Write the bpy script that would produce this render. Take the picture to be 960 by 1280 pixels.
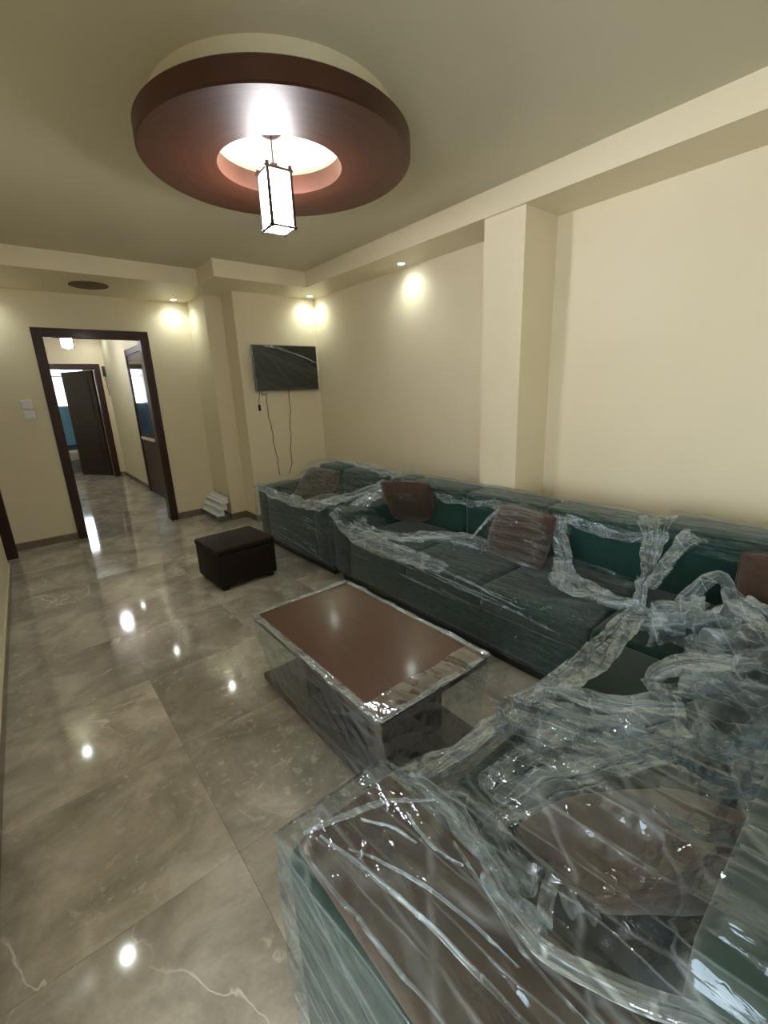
import bpy, bmesh, math, random
import numpy as np
from mathutils import Vector, Matrix

for o in list(bpy.data.objects):
    bpy.data.objects.remove(o)
scene = bpy.context.scene
COL = scene.collection

# ------------------------------------------------------------------ camera
CAM_H = 1.4273
F_PX, YAW, PITCH, ROLL = 553.0, 0.6829, -0.2714, -0.0401
_f = Vector((math.sin(YAW)*math.cos(PITCH), math.cos(YAW)*math.cos(PITCH), math.sin(PITCH)))
_r = Vector((math.cos(YAW), -math.sin(YAW), 0))
_u = _r.cross(_f)
_r2 = _r*math.cos(ROLL) + _u*math.sin(ROLL)
_u2 = -_r*math.sin(ROLL) + _u*math.cos(ROLL)
cam_data = bpy.data.cameras.new('camera')
cam_data.sensor_fit = 'HORIZONTAL'
cam_data.sensor_width = 36.0
cam_data.lens = F_PX/960*36
cam_data.clip_start = 0.02
cam = bpy.data.objects.new('camera', cam_data)
COL.objects.link(cam)
M = Matrix((_r2, _u2, -_f)).transposed().to_4x4()
M.translation = Vector((0, 0, CAM_H))
cam.matrix_world = M
scene.camera = cam

# ------------------------------------------------------------------ world, light, exposure
scene.view_settings.view_transform = 'Standard'
scene.view_settings.look = 'None'
scene.view_settings.gamma = 1
scene.view_settings.use_curve_mapping = False
scene.view_settings.exposure = 0.5
world = bpy.data.worlds.new('sky'); scene.world = world
world.use_nodes = True
_bg = world.node_tree.nodes['Background']
_bg.inputs[0].default_value = (0.80, 0.90, 1.0, 1)
_bg.inputs[1].default_value = 2.5

def area_light(name, loc, target, sx, sy, power, col):
    d = bpy.data.lights.new(name, 'AREA'); d.shape = 'RECTANGLE'
    d.size, d.size_y, d.energy, d.color = sx, sy, power, col
    o = bpy.data.objects.new(name, d); COL.objects.link(o)
    o.location = loc
    o.rotation_euler = (Vector(target)-Vector(loc)).to_track_quat('-Z', 'Y').to_euler()
    return o
# daylight through the big window of the living room's left bay and through the far bedroom window
area_light('daylight_bay', (-3.36, -0.55, 1.33), (0, 0.1, 1.25), 2.5, 1.85, 85, (0.92, 0.97, 1.0))
area_light('daylight_bedroom', (0.9, 13.1, 1.75), (0.9, 9, 1.4), 1.4, 1.1, 45, (0.92, 0.96, 1.0))

# ------------------------------------------------------------------ helpers: objects
def tag(o, label=None, cat=None, group=None, kind=None):
    if label: o['label'] = label
    if cat: o['category'] = cat
    if group: o['group'] = group
    if kind: o['kind'] = kind
    return o
def thing(name, label, cat, loc=(0, 0, 0), group=None):
    o = bpy.data.objects.new(name, None); COL.objects.link(o)
    o.empty_display_size = 0.1
    o.location = loc
    return tag(o, label, cat, group)
def attach(o, parent):
    """child keeps its world place (parents here are only translated)"""
    if parent is None: return o
    o.parent = parent
    if parent.type == 'EMPTY':
        o.matrix_parent_inverse = Matrix.Translation(-parent.location)
    elif parent.parent is not None and parent.parent.type == 'EMPTY':
        o.matrix_parent_inverse = Matrix.Identity(4)
    return o
def mesh_obj(name, verts, faces, mat, parent=None, smooth=False):
    me = bpy.data.meshes.new(name)
    me.from_pydata([tuple(v) for v in verts], [], [tuple(f) for f in faces])
    me.update()
    if mat: me.materials.append(mat)
    if smooth:
        me.polygons.foreach_set('use_smooth', [True]*len(me.polygons))
    o = bpy.data.objects.new(name, me); COL.objects.link(o)
    return attach(o, parent)
def bm_obj(name, bm, mat, parent=None, smooth=False):
    me = bpy.data.meshes.new(name); bm.to_mesh(me); bm.free()
    if mat: me.materials.append(mat)
    if smooth:
        me.polygons.foreach_set('use_smooth', [True]*len(me.polygons))
    o = bpy.data.objects.new(name, me); COL.objects.link(o)
    return attach(o, parent)
def add_box(bm, x0, x1, y0, y1, z0, z1, bevel=0.0, seg=2):
    r = bmesh.ops.create_cube(bm, size=1.0)
    vs = r['verts']
    for v in vs:
        v.co = Vector(((x0+x1)/2+v.co.x*(x1-x0), (y0+y1)/2+v.co.y*(y1-y0), (z0+z1)/2+v.co.z*(z1-z0)))
    if bevel > 0:
        es = list({e for v in vs for e in v.link_edges})
        bmesh.ops.bevel(bm, geom=es, offset=bevel, segments=seg, affect='EDGES', profile=0.5)
def box(name, mat, b, parent=None, bevel=0.0, seg=2, smooth=False, taper=None):
    bm = bmesh.new(); add_box(bm, *b, bevel=bevel, seg=seg)
    if taper: taper(bm)
    return bm_obj(name, bm, mat, parent, smooth)
def boxes(name, mat, bs, parent=None, bevel=0.0):
    bm = bmesh.new()
    for b in bs: add_box(bm, *b, bevel=bevel)
    return bm_obj(name, bm, mat, parent)
def lathe(name, mat, prof, loc, parent=None, n=64, smooth=True, closed=False):
    vs, fs = [], []
    m = len(prof)
    for i in range(n):
        a = 2*math.pi*i/n
        for r, z in prof:
            vs.append((loc[0]+r*math.cos(a), loc[1]+r*math.sin(a), loc[2]+z))
    for i in range(n):
        j = (i+1) % n
        for k in range(m if closed else m-1):
            k2 = (k+1) % m
            fs.append((i*m+k, j*m+k, j*m+k2, i*m+k2))
    o = mesh_obj(name, vs, fs, mat, parent, smooth)
    bm = bmesh.new(); bm.from_mesh(o.data)
    bmesh.ops.remove_doubles(bm, verts=bm.verts, dist=1e-5)
    bmesh.ops.recalc_face_normals(bm, faces=bm.faces)
    bm.to_mesh(o.data); bm.free()
    return o
def tube(name, mat, pts, rad, parent=None, n=8):
    P = [Vector(p) for p in pts]
    vs, fs = [], []
    for i, p in enumerate(P):
        t = (P[min(i+1, len(P)-1)]-P[max(i-1, 0)]).normalized()
        a = t.orthogonal() if abs(t.z) > .9 else t.cross(Vector((0, 0, 1)))
        if abs(t.z) > .9: a = t.cross(Vector((0, 1, 0)))
        a.normalize(); b = t.cross(a)
        for k in range(n):
            c = 2*math.pi*k/n
            vs.append(p + rad*(a*math.cos(c)+b*math.sin(c)))
    for i in range(len(P)-1):
        for k in range(n):
            k2 = (k+1) % n
            fs.append((i*n+k, i*n+k2, (i+1)*n+k2, (i+1)*n+k))
    fs.append(tuple(range(n))[::-1]); fs.append(tuple((len(P)-1)*n+k for k in range(n)))
    return mesh_obj(name, vs, fs, mat, parent, True)

# ------------------------------------------------------------------ helpers: materials
def new_mat(name):
    m = bpy.data.materials.new(name); m.use_nodes = True
    nt = m.node_tree; nt.nodes.clear()
    return m, nt, nt.nodes, nt.links
def principled(name, col, rough=.5, spec=.5, metal=0., noise=None, bump=None, coat=0., sheen=0., emit=None, coat_rough=.05):
    """noise=(scale, amount, detail): tone variation; bump=(scale, strength, distance)"""
    m, nt, N, L = new_mat(name)
    out = N.new('ShaderNodeOutputMaterial'); b = N.new('ShaderNodeBsdfPrincipled')
    L.new(b.outputs[0], out.inputs[0])
    b.inputs['Base Color'].default_value = (*col, 1)
    b.inputs['Roughness'].default_value = rough
    b.inputs['Specular IOR Level'].default_value = spec
    b.inputs['Metallic'].default_value = metal
    b.inputs['Coat Weight'].default_value = coat
    b.inputs['Coat Roughness'].default_value = coat_rough
    b.inputs['Sheen Weight'].default_value = sheen
    if emit:
        b.inputs['Emission Color'].default_value = (*emit[0], 1); b.inputs['Emission Strength'].default_value = emit[1]
    tc = N.new('ShaderNodeTexCoord')
    if noise:
        n = N.new('ShaderNodeTexNoise'); n.inputs['Scale'].default_value = noise[0]; n.inputs['Detail'].default_value = noise[2]
        L.new(tc.outputs['Object'], n.inputs['Vector'])
        r = N.new('ShaderNodeValToRGB')
        a = noise[1]
        r.color_ramp.elements[0].position = .3; r.color_ramp.elements[1].position = .7
        r.color_ramp.elements[0].color = (*[c*(1-a) for c in col], 1)
        r.color_ramp.elements[1].color = (*[min(1, c*(1+a)) for c in col], 1)
        L.new(n.outputs[0], r.inputs[0]); L.new(r.outputs[0], b.inputs['Base Color'])
    if bump:
        n = N.new('ShaderNodeTexNoise'); n.inputs['Scale'].default_value = bump[0]; n.inputs['Detail'].default_value = 4
        L.new(tc.outputs['Object'], n.inputs['Vector'])
        bp = N.new('ShaderNodeBump'); bp.inputs['Strength'].default_value = bump[1]; bp.inputs['Distance'].default_value = bump[2]
        L.new(n.outputs[0], bp.inputs['Height']); L.new(bp.outputs[0], b.inputs['Normal'])
    return m
def wood_mat(name, c0, c1, rough, coat, scale=(1, 12, 12), circular=False):
    m, nt, N, L = new_mat(name)
    out = N.new('ShaderNodeOutputMaterial'); b = N.new('ShaderNodeBsdfPrincipled'); L.new(b.outputs[0], out.inputs[0])
    tc = N.new('ShaderNodeTexCoord'); mp = N.new('ShaderNodeMapping'); L.new(tc.outputs['Object'], mp.inputs[0])
    n = N.new('ShaderNodeTexNoise'); n.inputs['Scale'].default_value = 4; n.inputs['Detail'].default_value = 6
    if circular:      # brushed rings around the object's own axis
        sp = N.new('ShaderNodeSeparateXYZ'); L.new(tc.outputs['Object'], sp.inputs[0])
        ln = N.new('ShaderNodeVectorMath'); ln.operation = 'LENGTH'
        cb = N.new('ShaderNodeCombineXYZ'); L.new(sp.outputs[0], cb.inputs[0]); L.new(sp.outputs[1], cb.inputs[1])
        L.new(cb.outputs[0], ln.inputs[0])
        at = N.new('ShaderNodeMath'); at.operation = 'ARCTAN2'; L.new(sp.outputs[1], at.inputs[0]); L.new(sp.outputs[0], at.inputs[1])
        c2 = N.new('ShaderNodeCombineXYZ')
        mu = N.new('ShaderNodeMath'); mu.operation = 'MULTIPLY'; mu.inputs[1].default_value = 22; L.new(ln.outputs['Value'], mu.inputs[0])
        L.new(mu.outputs[0], c2.inputs[0]); L.new(at.outputs[0], c2.inputs[1])
        L.new(c2.outputs[0], n.inputs['Vector']); n.inputs['Scale'].default_value = 1.6
    else:
        mp.inputs['Scale'].default_value = scale; L.new(mp.outputs[0], n.inputs['Vector'])
    r = N.new('ShaderNodeValToRGB'); r.color_ramp.elements[0].position = .3; r.color_ramp.elements[1].position = .72
    r.color_ramp.elements[0].color = (*c0, 1); r.color_ramp.elements[1].color = (*c1, 1)
    L.new(n.outputs[0], r.inputs[0]); L.new(r.outputs[0], b.inputs['Base Color'])
    b.inputs['Roughness'].default_value = rough; b.inputs['Coat Weight'].default_value = coat; b.inputs['Coat Roughness'].default_value = .12
    bp = N.new('ShaderNodeBump'); bp.inputs['Strength'].default_value = .12; bp.inputs['Distance'].default_value = .003
    L.new(n.outputs[0], bp.inputs['Height']); L.new(bp.outputs[0], b.inputs['Normal'])
    return m

def tile_mat():
    m, nt, N, L = new_mat('marble_tile')
    out = N.new('ShaderNodeOutputMaterial'); b = N.new('ShaderNodeBsdfPrincipled'); L.new(b.outputs[0], out.inputs[0])
    tc = N.new('ShaderNodeTexCoord'); oi = N.new('ShaderNodeObjectInfo')
    geo = N.new('ShaderNodeNewGeometry')
    rv = N.new('ShaderNodeVectorMath'); rv.operation = 'SCALE'; rv.inputs[0].default_value = (13.1, 7.7, 3.3)
    L.new(oi.outputs['Random'], rv.inputs['Scale'])
    ad = N.new('ShaderNodeVectorMath'); ad.operation = 'ADD'
    L.new(tc.outputs['Object'], ad.inputs[0]); L.new(rv.outputs[0], ad.inputs[1])
    def noise(scale, det, dist=0., rough=.55):
        n = N.new('ShaderNodeTexNoise'); n.inputs['Scale'].default_value = scale; n.inputs['Detail'].default_value = det
        n.inputs['Distortion'].default_value = dist; n.inputs['Roughness'].default_value = rough
        L.new(ad.outputs[0], n.inputs['Vector']); return n
    def ramp(src, stops):
        r = N.new('ShaderNodeValToRGB'); els = r.color_ramp.elements
        while len(els) < len(stops): els.new(.5)
        for e, (p, c) in zip(els, stops): e.position = p; e.color = (*c, 1)
        L.new(src, r.inputs[0]); return r
    def mix(a, bb, f, mode='MIX'):
        x = N.new('ShaderNodeMix'); x.data_type = 'RGBA'; x.blend_type = mode
        if isinstance(f, float): x.inputs[0].default_value = f
        else: L.new(f, x.inputs[0])
        for i, s in ((6, a), (7, bb)):
            if isinstance(s, tuple): x.inputs[i].default_value = (*s, 1)
            else: L.new(s, x.inputs[i])
        return x.outputs[2]
    base = ramp(noise(3.2, 9, .5, .66).outputs[0], [(.30, (.25, .230, .190)), (.5, (.42, .392, .335)), (.68, (.62, .595, .52))])
    tone = ramp(oi.outputs['Random'], [(0, (.80, .80, .81)), (1, (1.12, 1.10, 1.06))])
    c = mix(base.outputs[0], tone.outputs[0], 1.0, 'MULTIPLY')
    # pale pebbly specks
    fl = ramp(noise(26, 4, .3).outputs[0], [(.58, (0, 0, 0)), (.68, (1, 1, 1))])
    fl2 = ramp(noise(3.4, 3).outputs[0], [(.45, (0, 0, 0)), (.65, (1, 1, 1))])
    flm = N.new('ShaderNodeMath'); flm.operation = 'MULTIPLY'; L.new(fl.outputs[0], flm.inputs[0]); L.new(fl2.outputs[0], flm.inputs[1])
    flm2 = N.new('ShaderNodeMath'); flm2.operation = 'MULTIPLY'; flm2.inputs[1].default_value = .7; L.new(flm.outputs[0], flm2.inputs[0])
    c = mix(c, (.70, .67, .58), flm2.outputs[0])
    # thin white veins: crossings of a distorted noise through its middle value
    vn = noise(1.15, 5, 1.6, .5)
    sb = N.new('ShaderNodeMath'); sb.operation = 'SUBTRACT'; sb.inputs[1].default_value = .5; L.new(vn.outputs[0], sb.inputs[0])
    ab = N.new('ShaderNodeMath'); ab.operation = 'ABSOLUTE'; L.new(sb.outputs[0], ab.inputs[0])
    ve = ramp(ab.outputs[0], [(0, (1, 1, 1)), (.007, (0, 0, 0))])
    vm = ramp(noise(1.9, 2).outputs[0], [(.52, (0, 0, 0)), (.66, (1, 1, 1))])
    vv = N.new('ShaderNodeMath'); vv.operation = 'MULTIPLY'; L.new(ve.outputs[0], vv.inputs[0]); L.new(vm.outputs[0], vv.inputs[1])
    c = mix(c, (.85, .82, .73), vv.outputs[0])
    L.new(c, b.inputs['Base Color'])
    b.inputs['Roughness'].default_value = .07
    b.inputs['Specular IOR Level'].default_value = .65
    return m

def film_mat(name, haze, gloss=.09, b1=(16, .010), b2=(48, .0035), tint=(.95, .965, .97), refl=.75, stretch=(1, 1, 1), cap=.42, line=2.6, patch=1.3):
    """thin clear wrapping film: see-through, sharp highlights on many fine creases, a little milky"""
    m, nt, N, L = new_mat(name)
    out = N.new('ShaderNodeOutputMaterial')
    tc = N.new('ShaderNodeTexCoord'); mp = N.new('ShaderNodeMapping'); mp.inputs['Scale'].default_value = stretch
    L.new(tc.outputs['Object'], mp.inputs[0])
    # straight creases: triangle waves in several directions, slightly bent
    hs = None
    for k, (rot, fac) in enumerate((((.3, .5, .2), 1.0), ((.9, -.6, 1.3), 1.37), ((-.4, 1.1, 2.3), .71), ((1.7, .2, .8), 2.1))):
        m_ = N.new('ShaderNodeMapping'); m_.inputs['Rotation'].default_value = rot; L.new(mp.outputs[0], m_.inputs[0])
        w = N.new('ShaderNodeTexWave'); w.wave_profile = 'TRI'; w.inputs['Scale'].default_value = b1[0]*fac*.1
        w.inputs['Distortion'].default_value = 5.0; w.inputs['Detail'].default_value = 1.0; w.inputs['Detail Scale'].default_value = .55
        L.new(m_.outputs[0], w.inputs['Vector'])
        ml = N.new('ShaderNodeMath'); ml.operation = 'MULTIPLY'; ml.inputs[1].default_value = 1/fac; L.new(w.outputs['Fac'], ml.inputs[0])
        if hs is None: hs = ml
        else:
            a_ = N.new('ShaderNodeMath'); a_.operation = 'ADD'; L.new(hs.outputs[0], a_.inputs[0]); L.new(ml.outputs[0], a_.inputs[1]); hs = a_
        cr_ = N.new('ShaderNodeMapRange'); cr_.inputs[1].default_value = .90; cr_.inputs[2].default_value = 1.0; L.new(w.outputs['Fac'], cr_.inputs[0])
        if k == 0: first = cr_
        else:
            mx = N.new('ShaderNodeMath'); mx.operation = 'MAXIMUM'; L.new(first.outputs[0], mx.inputs[0]); L.new(cr_.outputs[0], mx.inputs[1]); first = mx
    bp0 = N.new('ShaderNodeBump'); bp0.inputs['Strength'].default_value = 1.0; bp0.inputs['Distance'].default_value = b1[1]
    L.new(hs.outputs[0], bp0.inputs['Height'])
    n = N.new('ShaderNodeTexNoise'); n.inputs['Scale'].default_value = b2[0]; n.inputs['Detail'].default_value = 2.0; n.inputs['Distortion'].default_value = .8
    L.new(mp.outputs[0], n.inputs['Vector'])
    sb = N.new('ShaderNodeMath'); sb.operation = 'SUBTRACT'; sb.inputs[1].default_value = .5; L.new(n.outputs[0], sb.inputs[0])
    ab = N.new('ShaderNodeMath'); ab.operation = 'ABSOLUTE'; L.new(sb.outputs[0], ab.inputs[0])
    prev = N.new('ShaderNodeBump'); prev.inputs['Strength'].default_value = 1.0; prev.inputs['Distance'].default_value = b2[1]
    L.new(ab.outputs[0], prev.inputs['Height']); L.new(bp0.outputs[0], prev.inputs['Normal'])
    ridge = first
    nrm = prev.outputs[0]
    tr = N.new('ShaderNodeBsdfTransparent'); tr.inputs[0].default_value = (*tint, 1)
    df = N.new('ShaderNodeBsdfDiffuse'); df.inputs[0].default_value = (.80, .91, .98, 1); L.new(nrm, df.inputs['Normal'])
    tl = N.new('ShaderNodeBsdfTranslucent'); tl.inputs[0].default_value = (.80, .91, .98, 1); L.new(nrm, tl.inputs['Normal'])
    md = N.new('ShaderNodeMixShader'); md.inputs[0].default_value = .35; L.new(df.outputs[0], md.inputs[1]); L.new(tl.outputs[0], md.inputs[2])
    gs = N.new('ShaderNodeBsdfGlossy'); gs.inputs['Color'].default_value = (.78, .90, 1, 1); gs.inputs['Roughness'].default_value = gloss
    L.new(nrm, gs.inputs['Normal'])
    # milky along the crease lines and in patches
    cr = N.new('ShaderNodeMapRange'); cr.inputs[1].default_value = 0; cr.inputs[2].default_value = 1.0; cr.inputs[3].default_value = 0; cr.inputs[4].default_value = haze*line
    L.new(ridge.outputs[0], cr.inputs[0])
    n2 = N.new('ShaderNodeTexNoise'); n2.inputs['Scale'].default_value = 7; n2.inputs['Detail'].default_value = 5
    L.new(tc.outputs['Object'], n2.inputs['Vector'])
    mr = N.new('ShaderNodeMapRange'); mr.inputs[1].default_value = .35; mr.inputs[2].default_value = .75
    mr.inputs[3].default_value = haze*.05; mr.inputs[4].default_value = haze*patch
    L.new(n2.outputs[0], mr.inputs[0])
    ad = N.new('ShaderNodeMath'); ad.operation = 'ADD'; L.new(cr.outputs[0], ad.inputs[0]); L.new(mr.outputs[0], ad.inputs[1])
    m1 = N.new('ShaderNodeMixShader'); L.new(ad.outputs[0], m1.inputs[0]); L.new(tr.outputs[0], m1.inputs[1]); L.new(md.outputs[0], m1.inputs[2])
    fr = N.new('ShaderNodeFresnel'); fr.inputs[0].default_value = 1.5; L.new(nrm, fr.inputs[1])
    fm = N.new('ShaderNodeMath'); fm.operation = 'MULTIPLY'; fm.inputs[1].default_value = refl*1.4; L.new(fr.outputs[0], fm.inputs[0])
    fc = N.new('ShaderNodeMath'); fc.operation = 'MINIMUM'; fc.inputs[1].default_value = cap; L.new(fm.outputs[0], fc.inputs[0])
    m2 = N.new('ShaderNodeMixShader'); L.new(fc.outputs[0], m2.inputs[0]); L.new(m1.outputs[0], m2.inputs[1]); L.new(gs.outputs[0], m2.inputs[2])
    L.new(m2.outputs[0], out.inputs[0])
    return m
def emit_mat(name, col, strength):
    m, nt, N, L = new_mat(name)
    out = N.new('ShaderNodeOutputMaterial'); e = N.new('ShaderNodeEmission')
    e.inputs[0].default_value = (*col, 1); e.inputs[1].default_value = strength
    L.new(e.outputs[0], out.inputs[0]); return m
def glass_mat(name, tint=(.95, .97, .97)):
    m, nt, N, L = new_mat(name)
    out = N.new('ShaderNodeOutputMaterial'); t = N.new('ShaderNodeBsdfTransparent'); t.inputs[0].default_value = (*tint, 1)
    g = N.new('ShaderNodeBsdfGlossy'); g.inputs['Roughness'].default_value = .03
    fr = N.new('ShaderNodeFresnel'); fr.inputs[0].default_value = 1.5
    x = N.new('ShaderNodeMixShader'); L.new(fr.outputs[0], x.inputs[0]); L.new(t.outputs[0], x.inputs[1]); L.new(g.outputs[0], x.inputs[2])
    L.new(x.outputs[0], out.inputs[0]); return m

WALL = principled('cream_paint', (.85, .765, .57), .42, .35, noise=(.9, .03, 4), bump=(70, .08, .002))
CEIL = principled('ceiling_paint', (.72, .675, .53), .55, .3, noise=(.7, .04, 3), bump=(60, .06, .002))
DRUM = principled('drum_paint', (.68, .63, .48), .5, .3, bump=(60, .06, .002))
TILE = tile_mat()
GROUT = principled('grout', (.26, .24, .20), .4)
SKIRT = principled('skirting_stone', (.20, .165, .115), .25, .5, noise=(9, .2, 4))
SKIRT_TOP = principled('skirting_edge', (.62, .56, .42), .4)
CASING = wood_mat('mahogany_casing', (.026, .006, .004), (.052, .014, .008), .5, .08, (10, 10, 1.2))
LEAF = wood_mat('door_leaf_wood', (.015, .006, .004), (.030, .012, .008), .5, .1, (10, 10, 1))
RING = wood_mat('ring_wood', (.042, .012, .006), (.080, .024, .011), .46, .08, circular=True)
TABLE = wood_mat('table_laminate', (.075, .031, .017), (.098, .041, .023), .34, .3, (18, 1.2, 18))
TABLE_D = wood_mat('table_dark', (.040, .022, .015), (.065, .036, .024), .4, .2, (18, 1.2, 18))
GREEN = principled('green_upholstery', (.003, .034, .027), .75, .3, sheen=.25, noise=(30, .18, 3), bump=(420, .25, .001))
GREEN2 = principled('green_seat', (.003, .029, .022), .75, .3, sheen=.25, noise=(22, .2, 3), bump=(420, .25, .001))
BROWN = principled('brown_upholstery', (.060, .036, .026), .8, .25, sheen=.3, noise=(40, .15, 3), bump=(500, .25, .001))
BROWN_D = principled('brown_leatherette', (.016, .009, .006), .65, .25, noise=(40, .12, 3), bump=(260, .15, .001))
PAD = principled('brown_arm_pad', (.095, .062, .048), .75, .25, sheen=.3, noise=(25, .12, 3), bump=(500, .2, .001))
BLACK = principled('black_plinth', (.008, .008, .008), .5)
WHITE = principled('white_plastic', (.86, .86, .89), .35, noise=(30, .03, 2))
GREY = principled('grey_metal', (.22, .22, .22), .4, metal=.6)
DKGREY = principled('dark_grey', (.035, .037, .036), .35)
SCREEN = principled('tv_screen', (.012, .014, .012), .15, .6)
CABLE = principled('cable_grey', (.10, .095, .075), .5)
DKBR = principled('lantern_wood', (.030, .012, .012), .4)
SHADE = emit_mat('lantern_glow', (1.0, .96, .97), 56.0)
SHADE_HALL = emit_mat('hall_lantern_glow', (1.0, .95, 1.0), 55.0)
LED = emit_mat('led_glow', (.93, 1.0, .95), 40.0)
CHROME = principled('chrome', (.75, .75, .75), .18, metal=1.0)
GLASS = glass_mat('window_glass')
FILM = film_mat('wrap_film', .032, .06, (56, .012), (90, .003), stretch=(1, .34, 1.6), refl=.7, cap=.18)
FILM_MILKY = film_mat('wrap_film_bunched', .25, .07, (24, .010), (90, .0022), refl=.75, cap=.28, line=1.1, patch=2.0)
FILM_CLEAR = film_mat('wrap_film_clear', .075, .06, (30, .013), (70, .0015), stretch=(1, .30, 1), refl=1.0, cap=.35)
FILM_TABLE = film_mat('wrap_film_table', .045, .08, (24, .008), (40, .002), refl=.65, cap=.26)
FILM_TV = film_mat('wrap_film_tv', .03, .12, (16, .006), (40, .001), refl=.45, cap=.2)
FILM_THICK = film_mat('wrap_film_folded', .42, .15, (20, .006), (60, .001), refl=.7, cap=.3)
BLUE = principled('light_blue_lacquer', (.16, .36, .62), .4)
SKYWIN = emit_mat('bright_sky_beyond', (1.0, .95, .97), 6.0)
VENT = principled('vent_brown', (.16, .11, .065), .6, noise=(20, .25, 3))

# ------------------------------------------------------------------ room dimensions
XR, YD, YT = 2.95, 5.60, 4.75          # right wall, door wall, TV wall
XL = -0.29                             # left wall
ZC, ZB = 2.591, 2.445                  # ceiling, underside of the bulkheads
YN, XW = -2.2, -3.3                    # near wall, bay window wall
XD0, XD1, ZD = 0.315, 1.335, 2.12      # door casing outer size
HX, HY = 1.53, 9.80                    # hall right wall, hall end wall
SB = ZC + .12

def struct(name, mat, bs, bevel=0):
    return tag(boxes(name, mat, bs, None, bevel), kind='structure')

# floor slab with separately laid tiles
floor = struct('floor', GROUT, [(XW-.2, XR+.2, YN-.2, 13.6, -.12, -.0035)])
_TS = .6
bm = bmesh.new(); add_box(bm, -_TS/2+.0005, _TS/2-.0005, -_TS/2+.0005, _TS/2-.0005, -.010, 0)
tile_me = bpy.data.meshes.new('floor_tile'); bm.to_mesh(tile_me); bm.free(); tile_me.materials.append(TILE)
def tile_in(x0, x1, y0, y1):
    i0, i1 = math.floor((x0-.29)/_TS), math.ceil((x1-.29)/_TS)
    j0, j1 = math.floor((y0-1.17)/_TS), math.ceil((y1-1.17)/_TS)
    return {(i, j) for i in range(i0, i1) for j in range(j0, j1)}
cells = tile_in(XL, XR, -.6, YD) | tile_in(-.3, HX, YD, 9.8) | tile_in(-1.5, XL, -.6, 1.7)
rest = tile_in(XW, XR, YN, YD) | tile_in(-.3, 2.2, 9.8, 13)
for i, j in sorted(cells):
    o = bpy.data.objects.new('floor_tile', tile_me); COL.objects.link(o)
    o.location = (.29+(i+.5)*_TS, 1.17+(j+.5)*_TS, 0); o.parent = floor
bm = bmesh.new()
for i, j in sorted(rest-cells):
    x, y = .29+(i+.5)*_TS, 1.17+(j+.5)*_TS
    add_box(bm, x-_TS/2+.001, x+_TS/2-.001, y-_TS/2+.001, y+_TS/2-.001, -.01, 0)
tag(bm_obj('outlying_tiles', bm, TILE, floor), kind='stuff')

ceiling = struct('ceiling', CEIL, [(XW-.2, XR+.2, YN-.2, YD+.16, ZC, SB)])
wall_right = struct('wall_right', WALL, [(XR, XR+.2, YN-.2, YD+.16, 0, ZC)])
box('pilaster', WALL, (XR-.355, XR+.01, 1.745, 2.05, 0, ZB+.01), wall_right)
wall_tv = struct('wall_tv', WALL, [(1.985, XR, YT, YD+.01, 0, ZC)])
box('pilaster', WALL, (1.80, 1.99, 5.06, YD+.01, 0, ZC), wall_tv)
T = .15
wall_back = struct('wall_back', WALL, [(XL-.6, XD0+.03, YD, YD+T, 0, ZC), (XD1-.03, 1.81, YD, YD+T, 0, ZC), (XD0+.03, XD1-.03, YD, YD+T, ZD-.03, ZC)])
wall_left = struct('wall_left', WALL, [(XL-.15, XL, .90, 4.90, 0, ZC), (XL-.15, XL, 5.43, YD, 0, ZC), (XL-.15, XL, 4.90, 5.43, 2.14, ZC)])
for _v in wall_left.data.vertices: _v.co.x += .018*(_v.co.y-3.4)
wall_return = struct('wall_return', WALL, [(XW, XL-.15, .90, 1.05, 0, ZC)])
wall_near = struct('wall_near', WALL, [(XW, XR, YN-.15, YN, 0, ZC)])
wy0, wy1, wz0, wz1 = -1.85, .75, .35, 2.3
wall_bay = struct('wall_bay', WALL, [(XW-.15, XW, YN, wy0, 0, ZC), (XW-.15, XW, wy1, 1.05, 0, ZC), (XW-.15, XW, wy0, wy1, 0, wz0), (XW-.15, XW, wy0, wy1, wz1, ZC)])
window_1 = struct('window_1', WHITE, [(XW-.10, XW-.04, wy0, wy1, wz0, wz0+.06), (XW-.10, XW-.04, wy0, wy1, wz1-.06, wz1), (XW-.10, XW-.04, wy0, wy0+.06, wz0, wz1), (XW-.10, XW-.04, wy1-.06, wy1, wz0, wz1), (XW-.10, XW-.04, -.58, -.52, wz0, wz1)])
box('pane', GLASS, (XW-.073, XW-.067, wy0+.06, -.58, wz0+.06, wz1-.06), window_1)
box('pane', GLASS, (XW-.073, XW-.067, -.52, wy1-.06, wz0+.06, wz1-.06), window_1)
# dropped bulkheads around the ceiling
bulkR = box('bulkhead', WALL, (XR-.38, XR, YN, YT, ZB, ZC), ceiling)
bulkT = box('bulkhead', WALL, (1.64, XR-.38, 4.27, YT+.01, ZB, ZC), ceiling)
boxes('bulkhead', WALL, [(XL, 1.64, 4.70, YD, ZB, ZC), (1.64, 1.99, YT, YD, ZB, ZC)], ceiling)
box('bulkhead', WALL, (XL-.03, .04, .90, 4.70, ZB, ZC), ceiling)
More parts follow.
